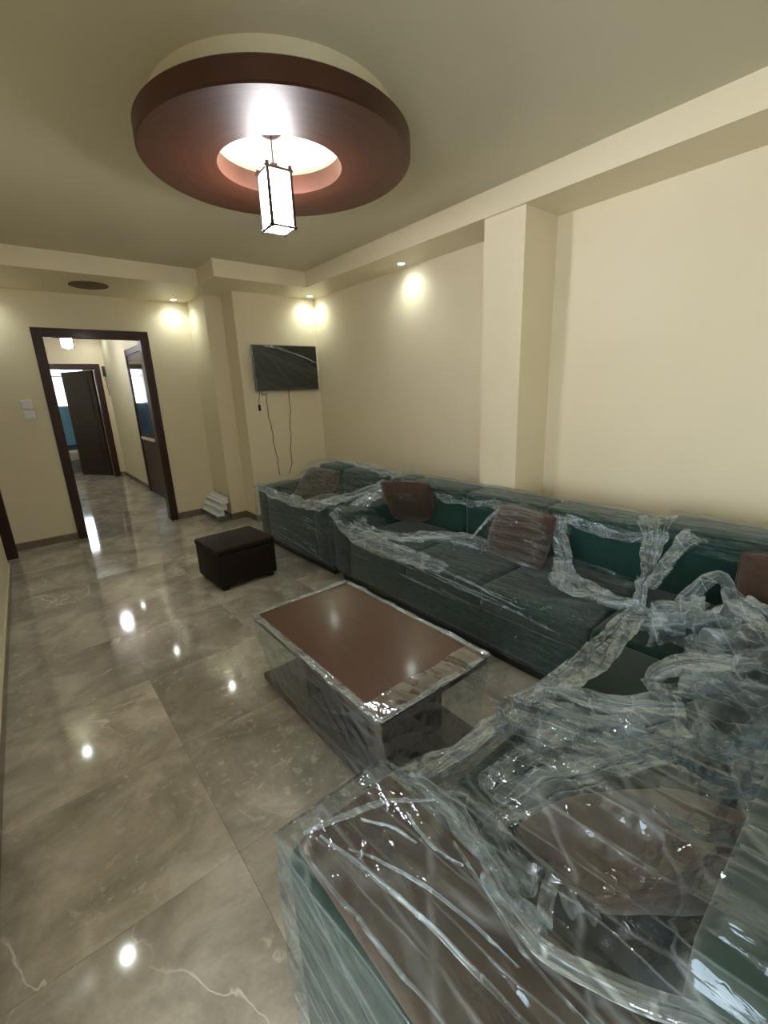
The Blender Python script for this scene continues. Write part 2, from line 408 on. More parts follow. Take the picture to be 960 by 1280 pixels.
# stone skirting with a pale top edge
def skirt(name, runs):
    o = tag(boxes(name, SKIRT, [(*r, 0, .075) for r in runs]), kind='structure')
    boxes('skirting_edge', SKIRT_TOP, [(*r, .075, .083) for r in runs], o)
skirt('baseboard_back', [(XL, XD0, YD-.012, YD), (XD1, 1.80, YD-.012, YD)])
skirt('baseboard_pilaster', [(1.788, 1.80, 5.05, YD-.012), (1.788, 1.985, 5.048, 5.06), (1.973, 1.985, YT, 5.048), (1.973, XR, YT-.012, YT)])
skirt('baseboard_left', [(XL, XL+.012, .90, 4.90)])
for _o in [bpy.data.objects['baseboard_left']] + list(bpy.data.objects['baseboard_left'].children):
    for _v in _o.data.vertices: _v.co.x += .018*(_v.co.y-3.4)
skirt('baseboard_right', [(XR-.012, XR, 2.05, YT-.012), (XR-.012, XR, YN, 1.745)])

# door opening to the hall: casing and lining
CW = .085
door_1 = struct('door_1', CASING, [(XD0, XD0+CW, YD-.022, YD+.001, 0, ZD), (XD1-CW, XD1, YD-.022, YD+.001, 0, ZD), (XD0+CW, XD1-CW, YD-.022, YD+.001, ZD-CW, ZD)], .004)
boxes('lining', CASING, [(XD0+.035, XD0+CW-.01, YD+.001, YD+T+.01, 0, ZD-.03), (XD1-CW+.01, XD1-.035, YD+.001, YD+T+.01, 0, ZD-.03), (XD0+.035, XD1-.035, YD+.001, YD+T+.01, ZD-CW+.01, ZD-.03)], door_1)
boxes('casing_bead', LEAF, [(XD0+.02, XD0+.032, YD-.028, YD-.02, 0, ZD-.02), (XD1-.032, XD1-.02, YD-.028, YD-.02, 0, ZD-.02), (XD0+.02, XD1-.02, YD-.028, YD-.02, ZD-.032, ZD-.02)], door_1)
# dark doorway at the far end of the left wall
door_2 = struct('door_2', CASING, [(XL-.14, XL+.09, 5.33, 5.43, 0, 2.14), (XL-.14, XL+.001, 4.90, 4.93, 0, 2.14), (XL-.14, XL+.09, 4.90, 5.43, 2.06, 2.14)], .004)
box('door_leaf', LEAF, (XL-.13, XL-.09, 4.93, 5.33, .005, 2.06), door_2)

# ------------------------------------------------------------------ hall and bedroom beyond the door
HZ = 2.60
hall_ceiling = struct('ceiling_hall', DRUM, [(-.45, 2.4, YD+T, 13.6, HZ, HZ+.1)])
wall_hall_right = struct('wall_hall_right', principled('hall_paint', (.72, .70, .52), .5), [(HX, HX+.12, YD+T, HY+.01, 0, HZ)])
wall_hall_left = struct('wall_hall_left', WALL, [(-.45, -.3, YD+T, HY+.01, 0, HZ)])
ID0, ID1, IDZ = .42, 1.44, 2.06
wall_hall_end = struct('wall_hall_end', WALL, [(-.45, ID0+.03, HY, HY+.14, 0, HZ), (ID1-.03, 2.4, HY, HY+.14, 0, HZ), (ID0+.03, ID1-.03, HY, HY+.14, IDZ-.03, HZ)])
skirt('baseboard_hall', [(HX-.012, HX, 7.80, HY-.012), (ID1, HX, HY-.012, HY), (-.3, -.288, YD+T, HY)])
door_3 = struct('door_3', CASING, [(ID0, ID0+.09, HY-.02, HY+.15, 0, IDZ), (ID1-.09, ID1, HY-.02, HY+.15, 0, IDZ), (ID0+.09, ID1-.09, HY-.02, HY+.15, IDZ-.09, IDZ)], .004)
leaf_l = .84
bm = bmesh.new(); add_box(bm, -leaf_l, 0, -.04, 0, .008, IDZ-.1)
for zz in ((.15, .95), (1.1, 1.85)):
    add_box(bm, -leaf_l+.12, -.12, -.048, -.04, *zz, .004, 1)
leaf = bm_obj('door_leaf', bm, LEAF, door_3)
leaf.location = (ID1-.095, HY+.16, 0); leaf.rotation_euler = (0, 0, math.radians(-62))
# bedroom shell
wall_bed_right = struct('wall_bedroom_right', WALL, [(2.3, 2.4, HY+.14, 13.6, 0, HZ)])
wall_bed_left = struct('wall_bedroom_left', WALL, [(-.45, -.3, HY+.14, 13.6, 0, HZ)])
wall_bed_end = struct('wall_bedroom_end', WALL, [(-.45, .2, 13.0, 13.12, 0, HZ), (1.6, 2.4, 13.0, 13.12, 0, HZ), (.2, 1.6, 13.0, 13.12, 0, 1.2), (.2, 1.6, 13.0, 13.12, 2.3, HZ)])
window_2 = struct('window_2', WHITE, [(.2, 1.6, 13.03, 13.08, 1.2, 1.25), (.2, 1.6, 13.03, 13.08, 2.25, 2.3), (.2, .25, 13.03, 13.08, 1.2, 2.3), (1.55, 1.6, 13.03, 13.08, 1.2, 2.3), (.25, 1.55, 13.03, 13.08, 1.98, 2.01)])
box('pane', GLASS, (.25, 1.55, 13.05, 13.056, 1.25, 2.25), window_2)

# glazed dark door in the hall's right wall
hd0, hd1 = 6.62, 7.80
door_4 = struct('door_4', CASING, [(HX-.03, HX+.001, hd0, hd0+.08, 0, 2.12), (HX-.03, HX+.001, hd1-.08, hd1, 0, 2.12), (HX-.03, HX+.001, hd0, hd1, 2.04, 2.12)], .004)
box('door_leaf', LEAF, (HX-.018, HX, hd0+.08, hd1-.08, .005, 2.04), door_4)
box('glass_panel', principled('dark_glass', (.02, .018, .016), .08, .7), (HX-.024, HX-.018, hd0+.17, hd1-.17, .92, 1.95), door_4)
boxes('white_glazing_strip', WHITE, [(HX-.032, HX-.018, hd0+.10, hd0+.15, .86, 2.03), (HX-.032, HX-.018, hd0+.10, hd1-.12, .83, .87)], door_4)
tag(box('lower_panel', CASING, (HX-.026, HX-.018, hd0+.17, hd1-.17, .12, .76), door_4, .003), None)

# ------------------------------------------------------------------ ceiling ring and lantern
RX, RY = 1.187, 2.108
ring = thing('ceiling_ring', 'round mahogany ceiling ring on a cream drum around the lit lantern', 'ceiling ring', (RX, RY, 2.42))
o = lathe('drum', DRUM, [(.525, 0), (.525, .092), (.345, .092), (.345, 0)], (0, 0, 0), None, 96, False, True)
o.parent = ring; o.location = (0, 0, .079)
o = lathe('wooden_ring', RING, [(.278, .0), (.586, .0), (.594, .006), (.594, .076), (.588, .082), (.278, .082)], (0, 0, 0), None, 128, False, True)
o.parent = ring
LXp, LYp = 1.186, 2.175
def lantern(name, label, loc, z_top, z0, z1, w, glow, power, rz):
    t = thing(name, label, 'pendant light', (loc[0], loc[1], z_top))
    def put(o): o.parent = t; return o
    put(lathe('canopy', DKBR, [(0, 0), (.05, 0), (.05, -.012), (.03, -.024), (0, -.024)], (0, 0, 0), None, 24))
    put(tube('cord', DKGREY, [(0, 0, -.02), (0, 0, z1-z_top)], .0035))
    a, b = z0-z_top, z1-z_top
    h = w/2
    put(boxes('cap', DKBR, [(-.014, .014, -.014, .014, b, b+.03), (-h*.9, h*.9, -.006, .006, b-.004, b+.004), (-.006, .006, -h*.9, h*.9, b-.004, b+.004)]))
    for sx in (-1, 1):
        for sy in (-1, 1):
            put(box('post', DKBR, (sx*h-.006, sx*h+.006, sy*h-.006, sy*h+.006, a-.004, b+.012)))
    put(boxes('upper_frame', DKBR, [(-h-.012, h+.012, s*h-.004, s*h+.004, b-.012, b-.002) for s in (-1, 1)] + [(s*h-.004, s*h+.004, -h-.012, h+.012, b-.012, b-.002) for s in (-1, 1)]))
    put(boxes('lower_frame', DKBR, [(-h-.012, h+.012, s*h-.004, s*h+.004, a, a+.008) for s in (-1, 1)] + [(s*h-.004, s*h+.004, -h-.012, h+.012, a, a+.008) for s in (-1, 1)]))
    for k in range(4):
        p = put(box('shade_panel', glow, (-h+.007, h-.007, -h+.0025, -h+.0045, a+.004, b-.010)))
        p.rotation_euler = (0, 0, k*math.pi/2)
    put(lathe('bulb', glow, [(0, -.035), (.02, -.03), (.034, -.015), (.038, .005), (.03, .03), (.015, .05), (0, .055)], (0, 0, a+.02), None, 20))
    t.rotation_euler = (0, 0, rz)
    return t
lantern('lantern', 'lit square lantern with dark frame hanging in the middle of the wooden ceiling ring', (LXp, LYp), ZC, 2.185, 2.43, .112, SHADE, 7, math.radians(86))
lantern('hall_lantern', 'lit lantern hanging from the hall ceiling beyond the doorway', (.86, 8.2), HZ, 2.18, 2.36, .11, SHADE_HALL, 14, math.radians(20))

# recessed downlights
def downlight(x, y, z, label, group=None, power=6):
    t = thing('downlight', label, 'downlight', (x, y, z), group)
    o = lathe('trim_ring', WHITE, [(.026, -.001), (.040, -.006), (.044, -.003), (.044, .001), (.026, .001)], (0, 0, 0), None, 24, True, True); o.parent = t
    o = lathe('lens', LED, [(0, -.0035), (.018, -.0035), (.025, -.001)], (0, 0, 0), None, 20); o.parent = t
    d = bpy.data.lights.new('downlight_beam', 'SPOT'); d.energy = power; d.color = (.90, 1.0, .90)
    d.spot_size = math.radians(150); d.spot_blend = 1.0; d.shadow_soft_size = .02
    l = bpy.data.objects.new('downlight_beam', d); COL.objects.link(l); l.location = (x, y, z-.012)
    return t
downlight(2.82, 3.10, ZB, 'small lit downlight in the right bulkhead between pilaster and TV corner')
downlight(2.82, 4.62, ZB, 'small lit downlight in the bulkhead corner above the television')
downlight(1.62, 5.46, ZB, 'small lit downlight in the bulkhead right of the doorway')
downlight(-.08, 5.45, ZB, 'small lit downlight in the bulkhead left of the doorway')
downlight(-.12, 2.98, ZB, 'small lit downlight in the bulkhead over the left wall')
downlight(1.32, 9.45, HZ, 'small lit downlight at the end of the hall ceiling')
downlight(1.35, 7.2, HZ, 'small lit downlight near the glazed hall door', power=5)
t = thing('vent_cover', 'round brown vent cover on the bulkhead underside above the doorway', 'vent cover', (.80, 5.13, ZB))
o = lathe('plate', VENT, [(0, -.006), (.13, -.006), (.15, -.002), (.155, .001)], (0, 0, 0), None, 40); o.parent = t
o = lathe('rim', VENT, [(.135, -.010), (.158, -.006), (.158, 0), (.135, 0)], (0, 0, 0), None, 40, True, True); o.parent = t

# switches
for z, lb in ((1.415, 'upper white double switch plate beside the doorway'), (1.315, 'lower white switch plate beside the doorway')):
    t = thing('light_switch', lb, 'switch', (.155, YD, z))
    o = box('plate', WHITE, (-.045, .045, -.010, .001, -.04, .04), None, .004); o.parent = t
    for s in (-1, 1):
        o = box('rocker', WHITE, (s*.02-.016, s*.02+.016, -.015, -.009, -.026, .026), None, .002); o.parent = t

# ------------------------------------------------------------------ television and its leads
tv = thing('television', 'black wall mounted television still in creased clear film', 'television', (2.49, YT, 1.46))
box('back_shell', DKGREY, (2.12, 2.87, YT-.055, YT-.03, 1.475, 1.925), tv, .006)
box('bezel', DKGREY, (2.10, 2.885, YT-.075, YT-.052, 1.455, 1.93), tv, .005)
box('screen', SCREEN, (2.112, 2.873, YT-.0765, YT-.074, 1.475, 1.918), tv)
box('wall_bracket', GREY, (2.35, 2.65, YT-.031, YT+.001, 1.58, 1.82), tv)
def wave_path(p0, p1, n, amp, seed):
    rnd = random.Random(seed); out = []; ph = rnd.uniform(0, 6)
    for i in range(n+1):
        t_ = i/n
        p = Vector(p0).lerp(Vector(p1), t_)
        p.x += amp*(math.sin(ph+t_*17)+.6*math.sin(t_*41+ph)); out.append(p)
    return out
tag(tube('power_cord', CABLE, [(2.17, YT-.03, 1.47), (2.20, YT-.012, 1.41), (2.25, YT-.008, 1.42)] + wave_path((2.23, YT-.008, 1.40), (2.31, YT-.008, .50), 22, .006, 1), .0035), 'thin grey cable hanging down the wall from the television\'s lower corner', 'cable')
tag(tube('power_cord', CABLE, [(2.53, YT-.03, 1.47)] + wave_path((2.53, YT-.008, 1.43), (2.47, YT-.008, .62), 22, .007, 5) + [(2.43, YT-.008, .5)], .0035), 'thin grey cable hanging down the wall from below the television\'s middle', 'cable')
t = thing('loose_lead', 'short black lead with a plug dangling below the television', 'cable', (2.155, YT, 1.26))
tube('lead', CABLE, [(2.155, YT-.03, 1.46), (2.16, YT-.014, 1.42), (2.148, YT-.012, 1.37), (2.145, YT-.012, 1.31)], .003, t)
box('plug', BLACK, (2.135, 2.156, YT-.022, YT-.002, 1.245, 1.312), t, .003)

# wall intercom with lead in the hall
t = thing('wall_handset', 'small dark wall handset on the hall end wall', 'handset', (1.49, HY, 1.9))
box('body', DKGREY, (1.47, 1.515, HY-.035, HY+.001, 1.84, 2.02), t, .006)
tube('lead', CABLE, wave_path((1.50, HY-.01, 1.84), (1.515, HY-.008, 1.50), 10, .006, 3), .006, t)

# bedroom furniture seen through the far doorway
t = thing('blue_cabinet', 'light blue low cabinet with dark bar handles below the bedroom window', 'cabinet', (.75, 12.6, 0))
box('body', BLUE, (.2, 1.5, 12.45, 12.95, .45, 1.33), t, .006)
for x in (.2, .53, .86, 1.19):
    d_ = box('cabinet_door', BLUE, (x+.006, x+.304, 12.43, 12.452, .47, 1.31), t, .003)
    box('handle', DKGREY, (x+.25, x+.275, 12.40, 12.432, .72, 1.15), d_)
box('plinth', principled('slate_blue', (.07, .12, .18), .5), (.22, 1.48, 12.5, 12.95, 0, .45), t)
t = thing('bench_seat', 'small pale grey padded seat inside the far room', 'seat', (.92, 11.4, 0))
box('base', GREY, (.68, 1.12, 11.15, 11.6, 0, .22), t, .02)
box('cushion', principled('pale_seat', (.42, .40, .38), .6), (.66, 1.14, 11.13, 11.62, .22, .42), t, .05, 3, True)

# ------------------------------------------------------------------ white mouldings in the corner by the pilaster
MX = [(0, 0), (.085, 0), (.085, .014), (.055, .022), (.055, .038), (.02, .046), (.02, .066), (0, .066)]
def moulding(x, z, y0, y1, label, dx=0.):
    vs, fs = [], []
    n = len(MX)
    for y, dd in ((y0, dx), (y1, 0)):
        for px, pz in MX: vs.append((x-px+dd, y, z+pz))
    for k in range(n):
        k2 = (k+1) % n; fs.append((k, k2, n+k2, n+k))
    fs.append(tuple(range(n))[::-1]); fs.append(tuple(range(n, 2*n)))
    o = mesh_obj('moulding', vs, fs, WHITE)
    bm = bmesh.new(); bm.from_mesh(o.data); bmesh.ops.recalc_face_normals(bm, faces=bm.faces); bm.to_mesh(o.data); bm.free()
    return tag(o, label, 'moulding', 'white mouldings stacked by the pilaster')
ob = tag(box('block', GREY, (1.645, 1.785, 5.08, 5.22, 0, .075), None, .004), 'small grey block propping the white mouldings by the pilaster', 'block')
moulding(1.70, .076, 5.03, 5.55, 'white stepped moulding, lowest of the stack by the pilaster')
moulding(1.735, .143, 5.02, 5.56, 'white stepped moulding, middle of the stack by the pilaster')
moulding(1.77, .210, 5.05, 5.57, 'white stepped moulding, topmost of the stack by the pilaster')

# ------------------------------------------------------------------ ottoman
ot = thing('ottoman', 'dark brown cube ottoman standing on the tiles beside the doorway', 'ottoman', (1.18, 3.36, 0))
_orot = Matrix.Translation((1.185, 3.365, 0)) @ Matrix.Rotation(math.radians(3), 4, 'Z')
def ott(name, mat, b, bev, seg=3, bulge=0):
    bm = bmesh.new(); add_box(bm, *b, bevel=bev, seg=seg)
    bmesh.ops.transform(bm, matrix=_orot, verts=bm.verts)
    return bm_obj(name, bm, mat, ot, True)
ott('body', BROWN_D, (-.235, .235, -.215, .215, .035, .285), .012)
ott('seat_pad', BROWN_D, (-.24, .24, -.22, .22, .283, .335), .018)
for sx in (-1, 1):
    for sy in (-1, 1):
        ott('foot', BLACK, (sx*.19-.022, sx*.19+.022, sy*.17-.022, sy*.17+.022, 0, .036), .004, 1)

# ------------------------------------------------------------------ noise in numpy for the film
def _hash(ix, iy, iz, seed):
    h = (ix.astype(np.int64)*374761393 + iy.astype(np.int64)*668265263 + iz.astype(np.int64)*2147483647 + seed*974634777) & 0xffffffff
    h = ((h ^ (h >> 13))*1274126177) & 0xffffffff
    h = ((h ^ (h >> 16))*2246822519) & 0xffffffff
    return ((h ^ (h >> 15)) & 0xffffff)/float(0xffffff)
def vnoise(P, s, seed=0):
    Q = np.asarray(P)*s
    I = np.floor(Q).astype(np.int64); Fr = Q-I; W = Fr*Fr*(3-2*Fr)
    r = 0
    for dx in (0, 1):
        for dy in (0, 1):
            for dz in (0, 1):
                w = (W[..., 0] if dx else 1-W[..., 0])*(W[..., 1] if dy else 1-W[..., 1])*(W[..., 2] if dz else 1-W[..., 2])
                r = r + w*_hash(I[..., 0]+dx, I[..., 1]+dy, I[..., 2]+dz, seed)
    return r
def ridged(P, s, seed=0, octaves=3, gain=.5):
    a, t_, tot = 1., 0., 0.
    for k in range(octaves):
        n = 1-np.abs(2*vnoise(P, s*2**k, seed+k*17)-1)
        t_ = t_ + a*n**2.2; tot += a; a *= gain
    return t_/tot
def warp(P, s, amp, seed):
    return P + amp*(np.stack([vnoise(P, s, seed+i*31) for i in range(3)], -1)-.5)
def tri(x):
    return np.abs(2*(x-np.floor(x))-1)
def crumple(P, seed, n=7, s0=5.0, s1=18.0, amp=.02):
    """sum of creased folds in random directions"""
    rnd = np.random.RandomState(seed); Q = warp(P, 4, .12, seed)
    r = 0
    for k in range(n):
        d = rnd.normal(size=3); d /= np.linalg.norm(d); s = s0*(s1/s0)**(k/(n-1))
        r = r + (tri(Q@d*s + rnd.rand())-.5)*(s0/s)**.8
    return r*amp
def vert_normals(V, Fq):
    V = np.asarray(V); Fq = np.asarray(Fq)
    n = np.cross(V[Fq[:, 2]]-V[Fq[:, 0]], V[Fq[:, 3]]-V[Fq[:, 1]])
    N = np.zeros_like(V)
    for k in range(4): np.add.at(N, Fq[:, k], n)
    return N/(np.linalg.norm(N, axis=1, keepdims=True)+1e-12)
def film_obj(name, V, Fq, mat, parent, keep=None, smooth=True):
    if keep is not None: Fq = Fq[keep(V[Fq].mean(1))]
    used = np.unique(Fq); mp = np.full(len(V), -1); mp[used] = np.arange(len(used))
    V = V[used]; Fq = mp[Fq]
    me = bpy.data.meshes.new(name)
    me.vertices.add(len(V)); me.vertices.foreach_set('co', V.astype(np.float32).ravel())
    me.loops.add(len(Fq)*4); me.loops.foreach_set('vertex_index', Fq.astype(np.int32).ravel())
    me.polygons.add(len(Fq)); me.polygons.foreach_set('loop_start', np.arange(0, len(Fq)*4, 4, dtype=np.int32))
    me.polygons.foreach_set('loop_total', np.full(len(Fq), 4, dtype=np.int32))
    me.polygons.foreach_set('use_smooth', np.full(len(Fq), smooth))
    me.update(calc_edges=True); me.validate()
    me.materials.append(mat)
    o = bpy.data.objects.new(name, me); COL.objects.link(o)
    return attach(o, parent)
def grid_faces(nu, nv, off=0, wrap=False):
    i = np.arange(nu-1 if not wrap else nu)[:, None]; j = np.arange(nv-1)[None, :]
    i2 = (i+1) % nu
    a = i*nv+j; b = i2*nv+j; c = i2*nv+j+1; d = i*nv+j+1
    return np.stack([a, b, c, d], -1).reshape(-1, 4)+off
def drape(rect, res, obst, sag, iters, z_end, skirt_rows=18, clear=.006, flare=.01, pad=.024):
    """film as a membrane stretched over an obstacle height field, with a skirt down the four sides"""
    x0, x1, y0, y1 = rect
    nx, ny = int((x1-x0)/res)+1, int((y1-y0)/res)+1
    X, Y = np.meshgrid(np.linspace(x0, x1, nx), np.linspace(y0, y1, ny), indexing='ij')
    H = obst(np.clip(X, x0+pad, x1-pad), np.clip(Y, y0+pad, y1-pad))+clear
    Z = H.copy()
    Z = np.maximum(Z, H.max()*.96)
    lock = np.zeros_like(Z, bool); lock[0, :] = lock[-1, :] = lock[:, 0] = lock[:, -1] = True
    Z[lock] = H[lock]
    for _ in range(iters):
        A = Z.copy()
        A[1:-1, 1:-1] = .25*(Z[:-2, 1:-1]+Z[2:, 1:-1]+Z[1:-1, :-2]+Z[1:-1, 2:])-sag
        A[0, 1:-1] = np.maximum(H[0, 1:-1], .5*(A[0, :-2]+A[0, 2:])-sag*2); A[-1, 1:-1] = np.maximum(H[-1, 1:-1], .5*(A[-1, :-2]+A[-1, 2:])-sag*2)
        A[1:-1, 0] = np.maximum(H[1:-1, 0], .5*(A[:-2, 0]+A[2:, 0])-sag*2); A[1:-1, -1] = np.maximum(H[1:-1, -1], .5*(A[:-2, -1]+A[2:, -1])-sag*2)
        Z = np.maximum(A, H)
    V = np.stack([X, Y, Z], -1).reshape(-1, 3); Fq = grid_faces(nx, ny)
    idx = np.arange(nx*ny).reshape(nx, ny)
    loop = np.concatenate([idx[:-1, 0], idx[-1, :-1], idx[:0:-1, -1], idx[0, :0:-1]])
    nl = len(loop); top = V[loop]
    cx, cy = (x0+x1)/2, (y0+y1)/2
    out = np.stack([np.where(np.isclose(top[:, 0], x0), -1., np.where(np.isclose(top[:, 0], x1), 1., 0)), np.where(np.isclose(top[:, 1], y0), -1., np.where(np.isclose(top[:, 1], y1), 1., 0)), np.zeros(nl)], -1)
    rows = [loop]; extra = []
    for k in range(1, skirt_rows+1):
        t_ = k/skirt_rows
        p = top.copy(); p[:, 2] = top[:, 2]*(1-t_)+z_end*t_
        p += out*flare*math.sin(math.pi*min(1, t_*1.2)*.8)
        extra.append(p); rows.append(np.arange(nl)+len(V)+(k-1)*nl)
    V = np.concatenate([V]+extra)
    for k in range(skirt_rows):
        a, b = rows[k], rows[k+1]
        Fq = np.concatenate([Fq, np.stack([a, b, np.roll(b, -1), np.roll(a, -1)], -1)])
    return V, Fq
def band(path, width, pleats, amp, seed, nu=90, nv=40, normal=(0, 0, 1), crush=.012, curl=0.):
    """a strip of bunched film: pleats running along a path"""
    nu, nv = int(nu*1.5), int(nv*1.6)
    P = np.array(path, float); m = len(P)
    t_ = np.linspace(0, m-1, nu)
    def interp(A):
        A = np.asarray(A, float); i = np.clip(np.floor(t_).astype(int), 0, m-2); f = (t_-i)
        g = lambda k: A[np.clip(k, 0, m-1)]
        p0, p1, p2, p3 = g(i-1), g(i), g(i+1), g(i+2)
        if A.ndim > 1: f = f[:, None]
        return .5*((2*p1)+(-p0+p2)*f+(2*p0-5*p1+4*p2-p3)*f**2+(-p0+3*p1-3*p2+p3)*f**3)
    C = interp(P); Wd = interp(np.asarray(width, float))
    Tn = np.gradient(C, axis=0); Tn /= np.linalg.norm(Tn, axis=1, keepdims=True)
    Nn = np.asarray(normal, float)
    if Nn.ndim == 2: Nn = interp(Nn)
    else: Nn = np.tile(Nn, (nu, 1))
    S = np.cross(Tn, Nn); S /= np.linalg.norm(S, axis=1, keepdims=True); Nn = np.cross(S, Tn)
    v = np.linspace(-.5, .5, nv)
    uu = np.linspace(0, 1, nu)[:, None]*np.ones((1, nv)); vv = np.ones((nu, 1))*v[None, :]
    Q = np.stack([uu*2.0, vv*3, np.zeros_like(uu)+seed*3.7], -1)
    ph = vv*pleats + 1.1*(vnoise(Q, 2.2, seed)-.5)*pleats*.35
    z = amp*(tri(ph)-.5)*(0.5+vnoise(Q, 3.1, seed+5)) + amp*.28*(tri(ph*2.1+.3)-.5)
    side = vv*Wd[:, None] + amp*.7*(tri(ph*1.31+.2)-.5)
    z = z - curl*(2*vv)**2*Wd[:, None]
    V = C[:, None, :]+S[:, None, :]*side[..., None]+Nn[:, None, :]*z[..., None]
    V = V.reshape(-1, 3)
    Rv = np.stack([crumple(V, seed+9+k*3, 5, 5., 17., .8) for k in range(3)], -1)
    V = V+crush*Rv
    return V, grid_faces(nu, nv)
def merge(parts):
    Vs, Fs, off = [], [], 0
    for V, Fq in parts:
        Vs.append(V); Fs.append(Fq+off); off += len(V)
    return np.concatenate(Vs), np.concatenate(Fs)
def rbox(X, Y, x0, x1, y0, y1, z, r=.04):
    d = np.minimum(np.minimum(X-x0, x1-X), np.minimum(Y-y0, y1-Y))
    t_ = np.clip(d/r, 0, 1)
    return np.where(d >= -1e-6, z-r*(1-np.sqrt(1-(1-t_)**2)), 0.)
def bump_el(X, Y, cx, cy, rx, ry, z0, z1, rz=0.):
    c, s = math.cos(rz), math.sin(rz)
    u, v = ((X-cx)*c+(Y-cy)*s)/rx, (-(X-cx)*s+(Y-cy)*c)/ry
    q = np.clip(1-(np.abs(u)**3+np.abs(v)**3), 0, 1)
    return np.where(q > 0, z0+(z1-z0)*q**.35, 0.)

# cushions
def cushion(label, mat, c, size, R, group, edge=True):
    n = 28
    a, b, h = size
    vs, fs = [], []
    u = np.linspace(-1, 1, n)
    U, W = np.meshgrid(u, u, indexing='ij')
    pin = 1-.07*(U**2*W**2)**.5*0
    X_ = U*a/2*(1-.06*(1-U**2)*0-.07*W**2*(np.abs(U)))
    Y_ = W*b/2*(1-.07*U**2*(np.abs(W)))
    T_ = h/2*np.clip((1-np.abs(U)**2.6)*(1-np.abs(W)**2.6), 0, 1)**.5
    rough = (vnoise(np.stack([U, W, U*0+c[0]*3], -1), 2.4, 3)-.5)*.018
    T_ = np.maximum(T_+rough*(T_ > .01), .004)
    Pt = np.stack([X_, Y_, T_], -1).reshape(-1, 3); Pb = np.stack([X_, Y_, -T_], -1).reshape(-1, 3)
    f1 = grid_faces(n, n); f2 = grid_faces(n, n, n*n)[:, ::-1]
    idx = np.arange(n*n).reshape(n, n)
    loop = np.concatenate([idx[:-1, 0], idx[-1, :-1], idx[:0:-1, -1], idx[0, :0:-1]])
    f3 = np.stack([loop, loop+n*n, np.roll(loop, -1)+n*n, np.roll(loop, -1)], -1)
    V = np.concatenate([Pt, Pb]); Fq = np.concatenate([f1, f2, f3])
    t_ = thing('cushion', label, 'cushion', c, group)
    o = film_obj('cover', V, Fq, mat, None); o.parent = t_
    pts = [Vector(V[i]) for i in loop]; pts.append(pts[0])
    p = tube('piping', mat, [((x.x)*1.005, x.y*1.005, 0) for x in pts], .005); p.parent = t_
    t_.rotation_euler = R
    return t_

# ------------------------------------------------------------------ sofas (dimensions shared by all modules)
XF, XB, XS = 1.72, 2.555, 2.30        # front, rear, backrest face
ZS, ZK = .42, .725                    # seat, back height
def plinth(parent, b): box('plinth', BLACK, (*b, 0, .085), parent)

# loveseat by the TV wall
A0, A1 = 2.80, 4.05
sa = thing('loveseat', 'dark green loveseat in tight clear film nearest the television wall', 'sofa', ((XF+XB)/2, (A0+A1)/2, 0))
plinth(sa, (XF+.05, XB-.03, A0+.03, A1-.03))
box('base', GREEN, (XF+.01, XB, A0+.005, A1-.005, .085, .27), sa, .015, 2, True)
box('front_panel', GREEN, (XF-.004, XF+.07, A0+.19, A1-.19, .085, .53), sa, .02, 3, True)
box('seat_cushion', GREEN2, (XF+.07, XS+.02, A0+.19, A1-.19, .265, ZS+.01), sa, .04, 3, True)
for y0, y1 in ((A0, A0+.2), (A1-.2, A1)):
    box('arm', GREEN, (XF-.005, XB-.02, y0, y1, .085, .575), sa, .03, 3, True)
mid = (A0+A1)/2
for y0, y1 in ((A0+.19, mid-.003), (mid+.003, A1-.19)):
    box('back_cushion', GREEN, (XS, XB, y0, y1, .27, ZK), sa, .04, 3, True)
# long sofa along the right wall
B0, B1 = .76, 2.735
sb = thing('long_sofa', 'long dark green sofa with torn clear film along the right wall', 'sofa', ((XF+XB)/2, (B0+B1)/2, 0))
plinth(sb, (XF+.05, XB-.03, B0+.005, B1-.03))
box('base', GREEN, (XF+.01, XB, B0+.002, B1-.005, .085, .27), sb, .012, 2, True)
nseat = 3; ys = np.linspace(B0, B1-.2, nseat+1)
for y0, y1 in zip(ys[:-1], ys[1:]):
    box('seat_cushion', GREEN2, (XF, XS+.03, y0+.002, y1-.002, .265, ZS), sb, .035, 3, True)
    box('back_cushion', GREEN, (XS, XB, y0+.002, y1-.002, .27, ZK), sb, .035, 3, True)
box('back_end', GREEN, (XS, XB, B1-.198, B1, .085, ZK), sb, .035, 3, True)
box('arm', GREEN, (XF-.005, XS+.02, B1-.2, B1, .085, .575), sb, .03, 3, True)
# corner sofa: corner unit and the wing that ends at the arm
YF, YK, Y0 = .638, .07, -.22
D0 = .236
sc_ = thing('corner_sofa', 'dark green corner sofa with brown arm top under loose clear film', 'sofa', (1.4, .2, 0))
plinth(sc_, (D0+.05, XB-.03, Y0+.03, YF-.05))
box('base', GREEN, (D0+.01, XB, Y0, YF-.008, .085, .27), sc_, .012, 2, True)
box('base', GREEN, (XF+.01, XB, YF-.02, B0-.002, .085, .27), sc_, .012, 2, True)
for x0, x1 in ((.50, 1.10), (1.10, 1.70)):
    box('seat_cushion', GREEN2, (x0+.002, x1-.002, YK-.03, YF, .265, ZS), sc_, .035, 3, True)
    box('back_cushion', GREEN, (x0+.002, x1-.002, Y0, YK, .27, ZK+.05), sc_, .04, 3, True)
box('seat_cushion', GREEN2, (1.702, XS+.03, YK-.03, B0-.003, .265, ZS), sc_, .035, 3, True)
box('back_cushion', GREEN, (XS, XB, YK+.002, B0-.003, .27, ZK+.03), sc_, .045, 3, True)
box('back_cushion', GREEN, (1.702, XB, Y0, YK, .27, ZK+.05), sc_, .045, 3, True)
box('arm', GREEN, (D0, .50, Y0, YF, .085, .595), sc_, .03, 3, True)
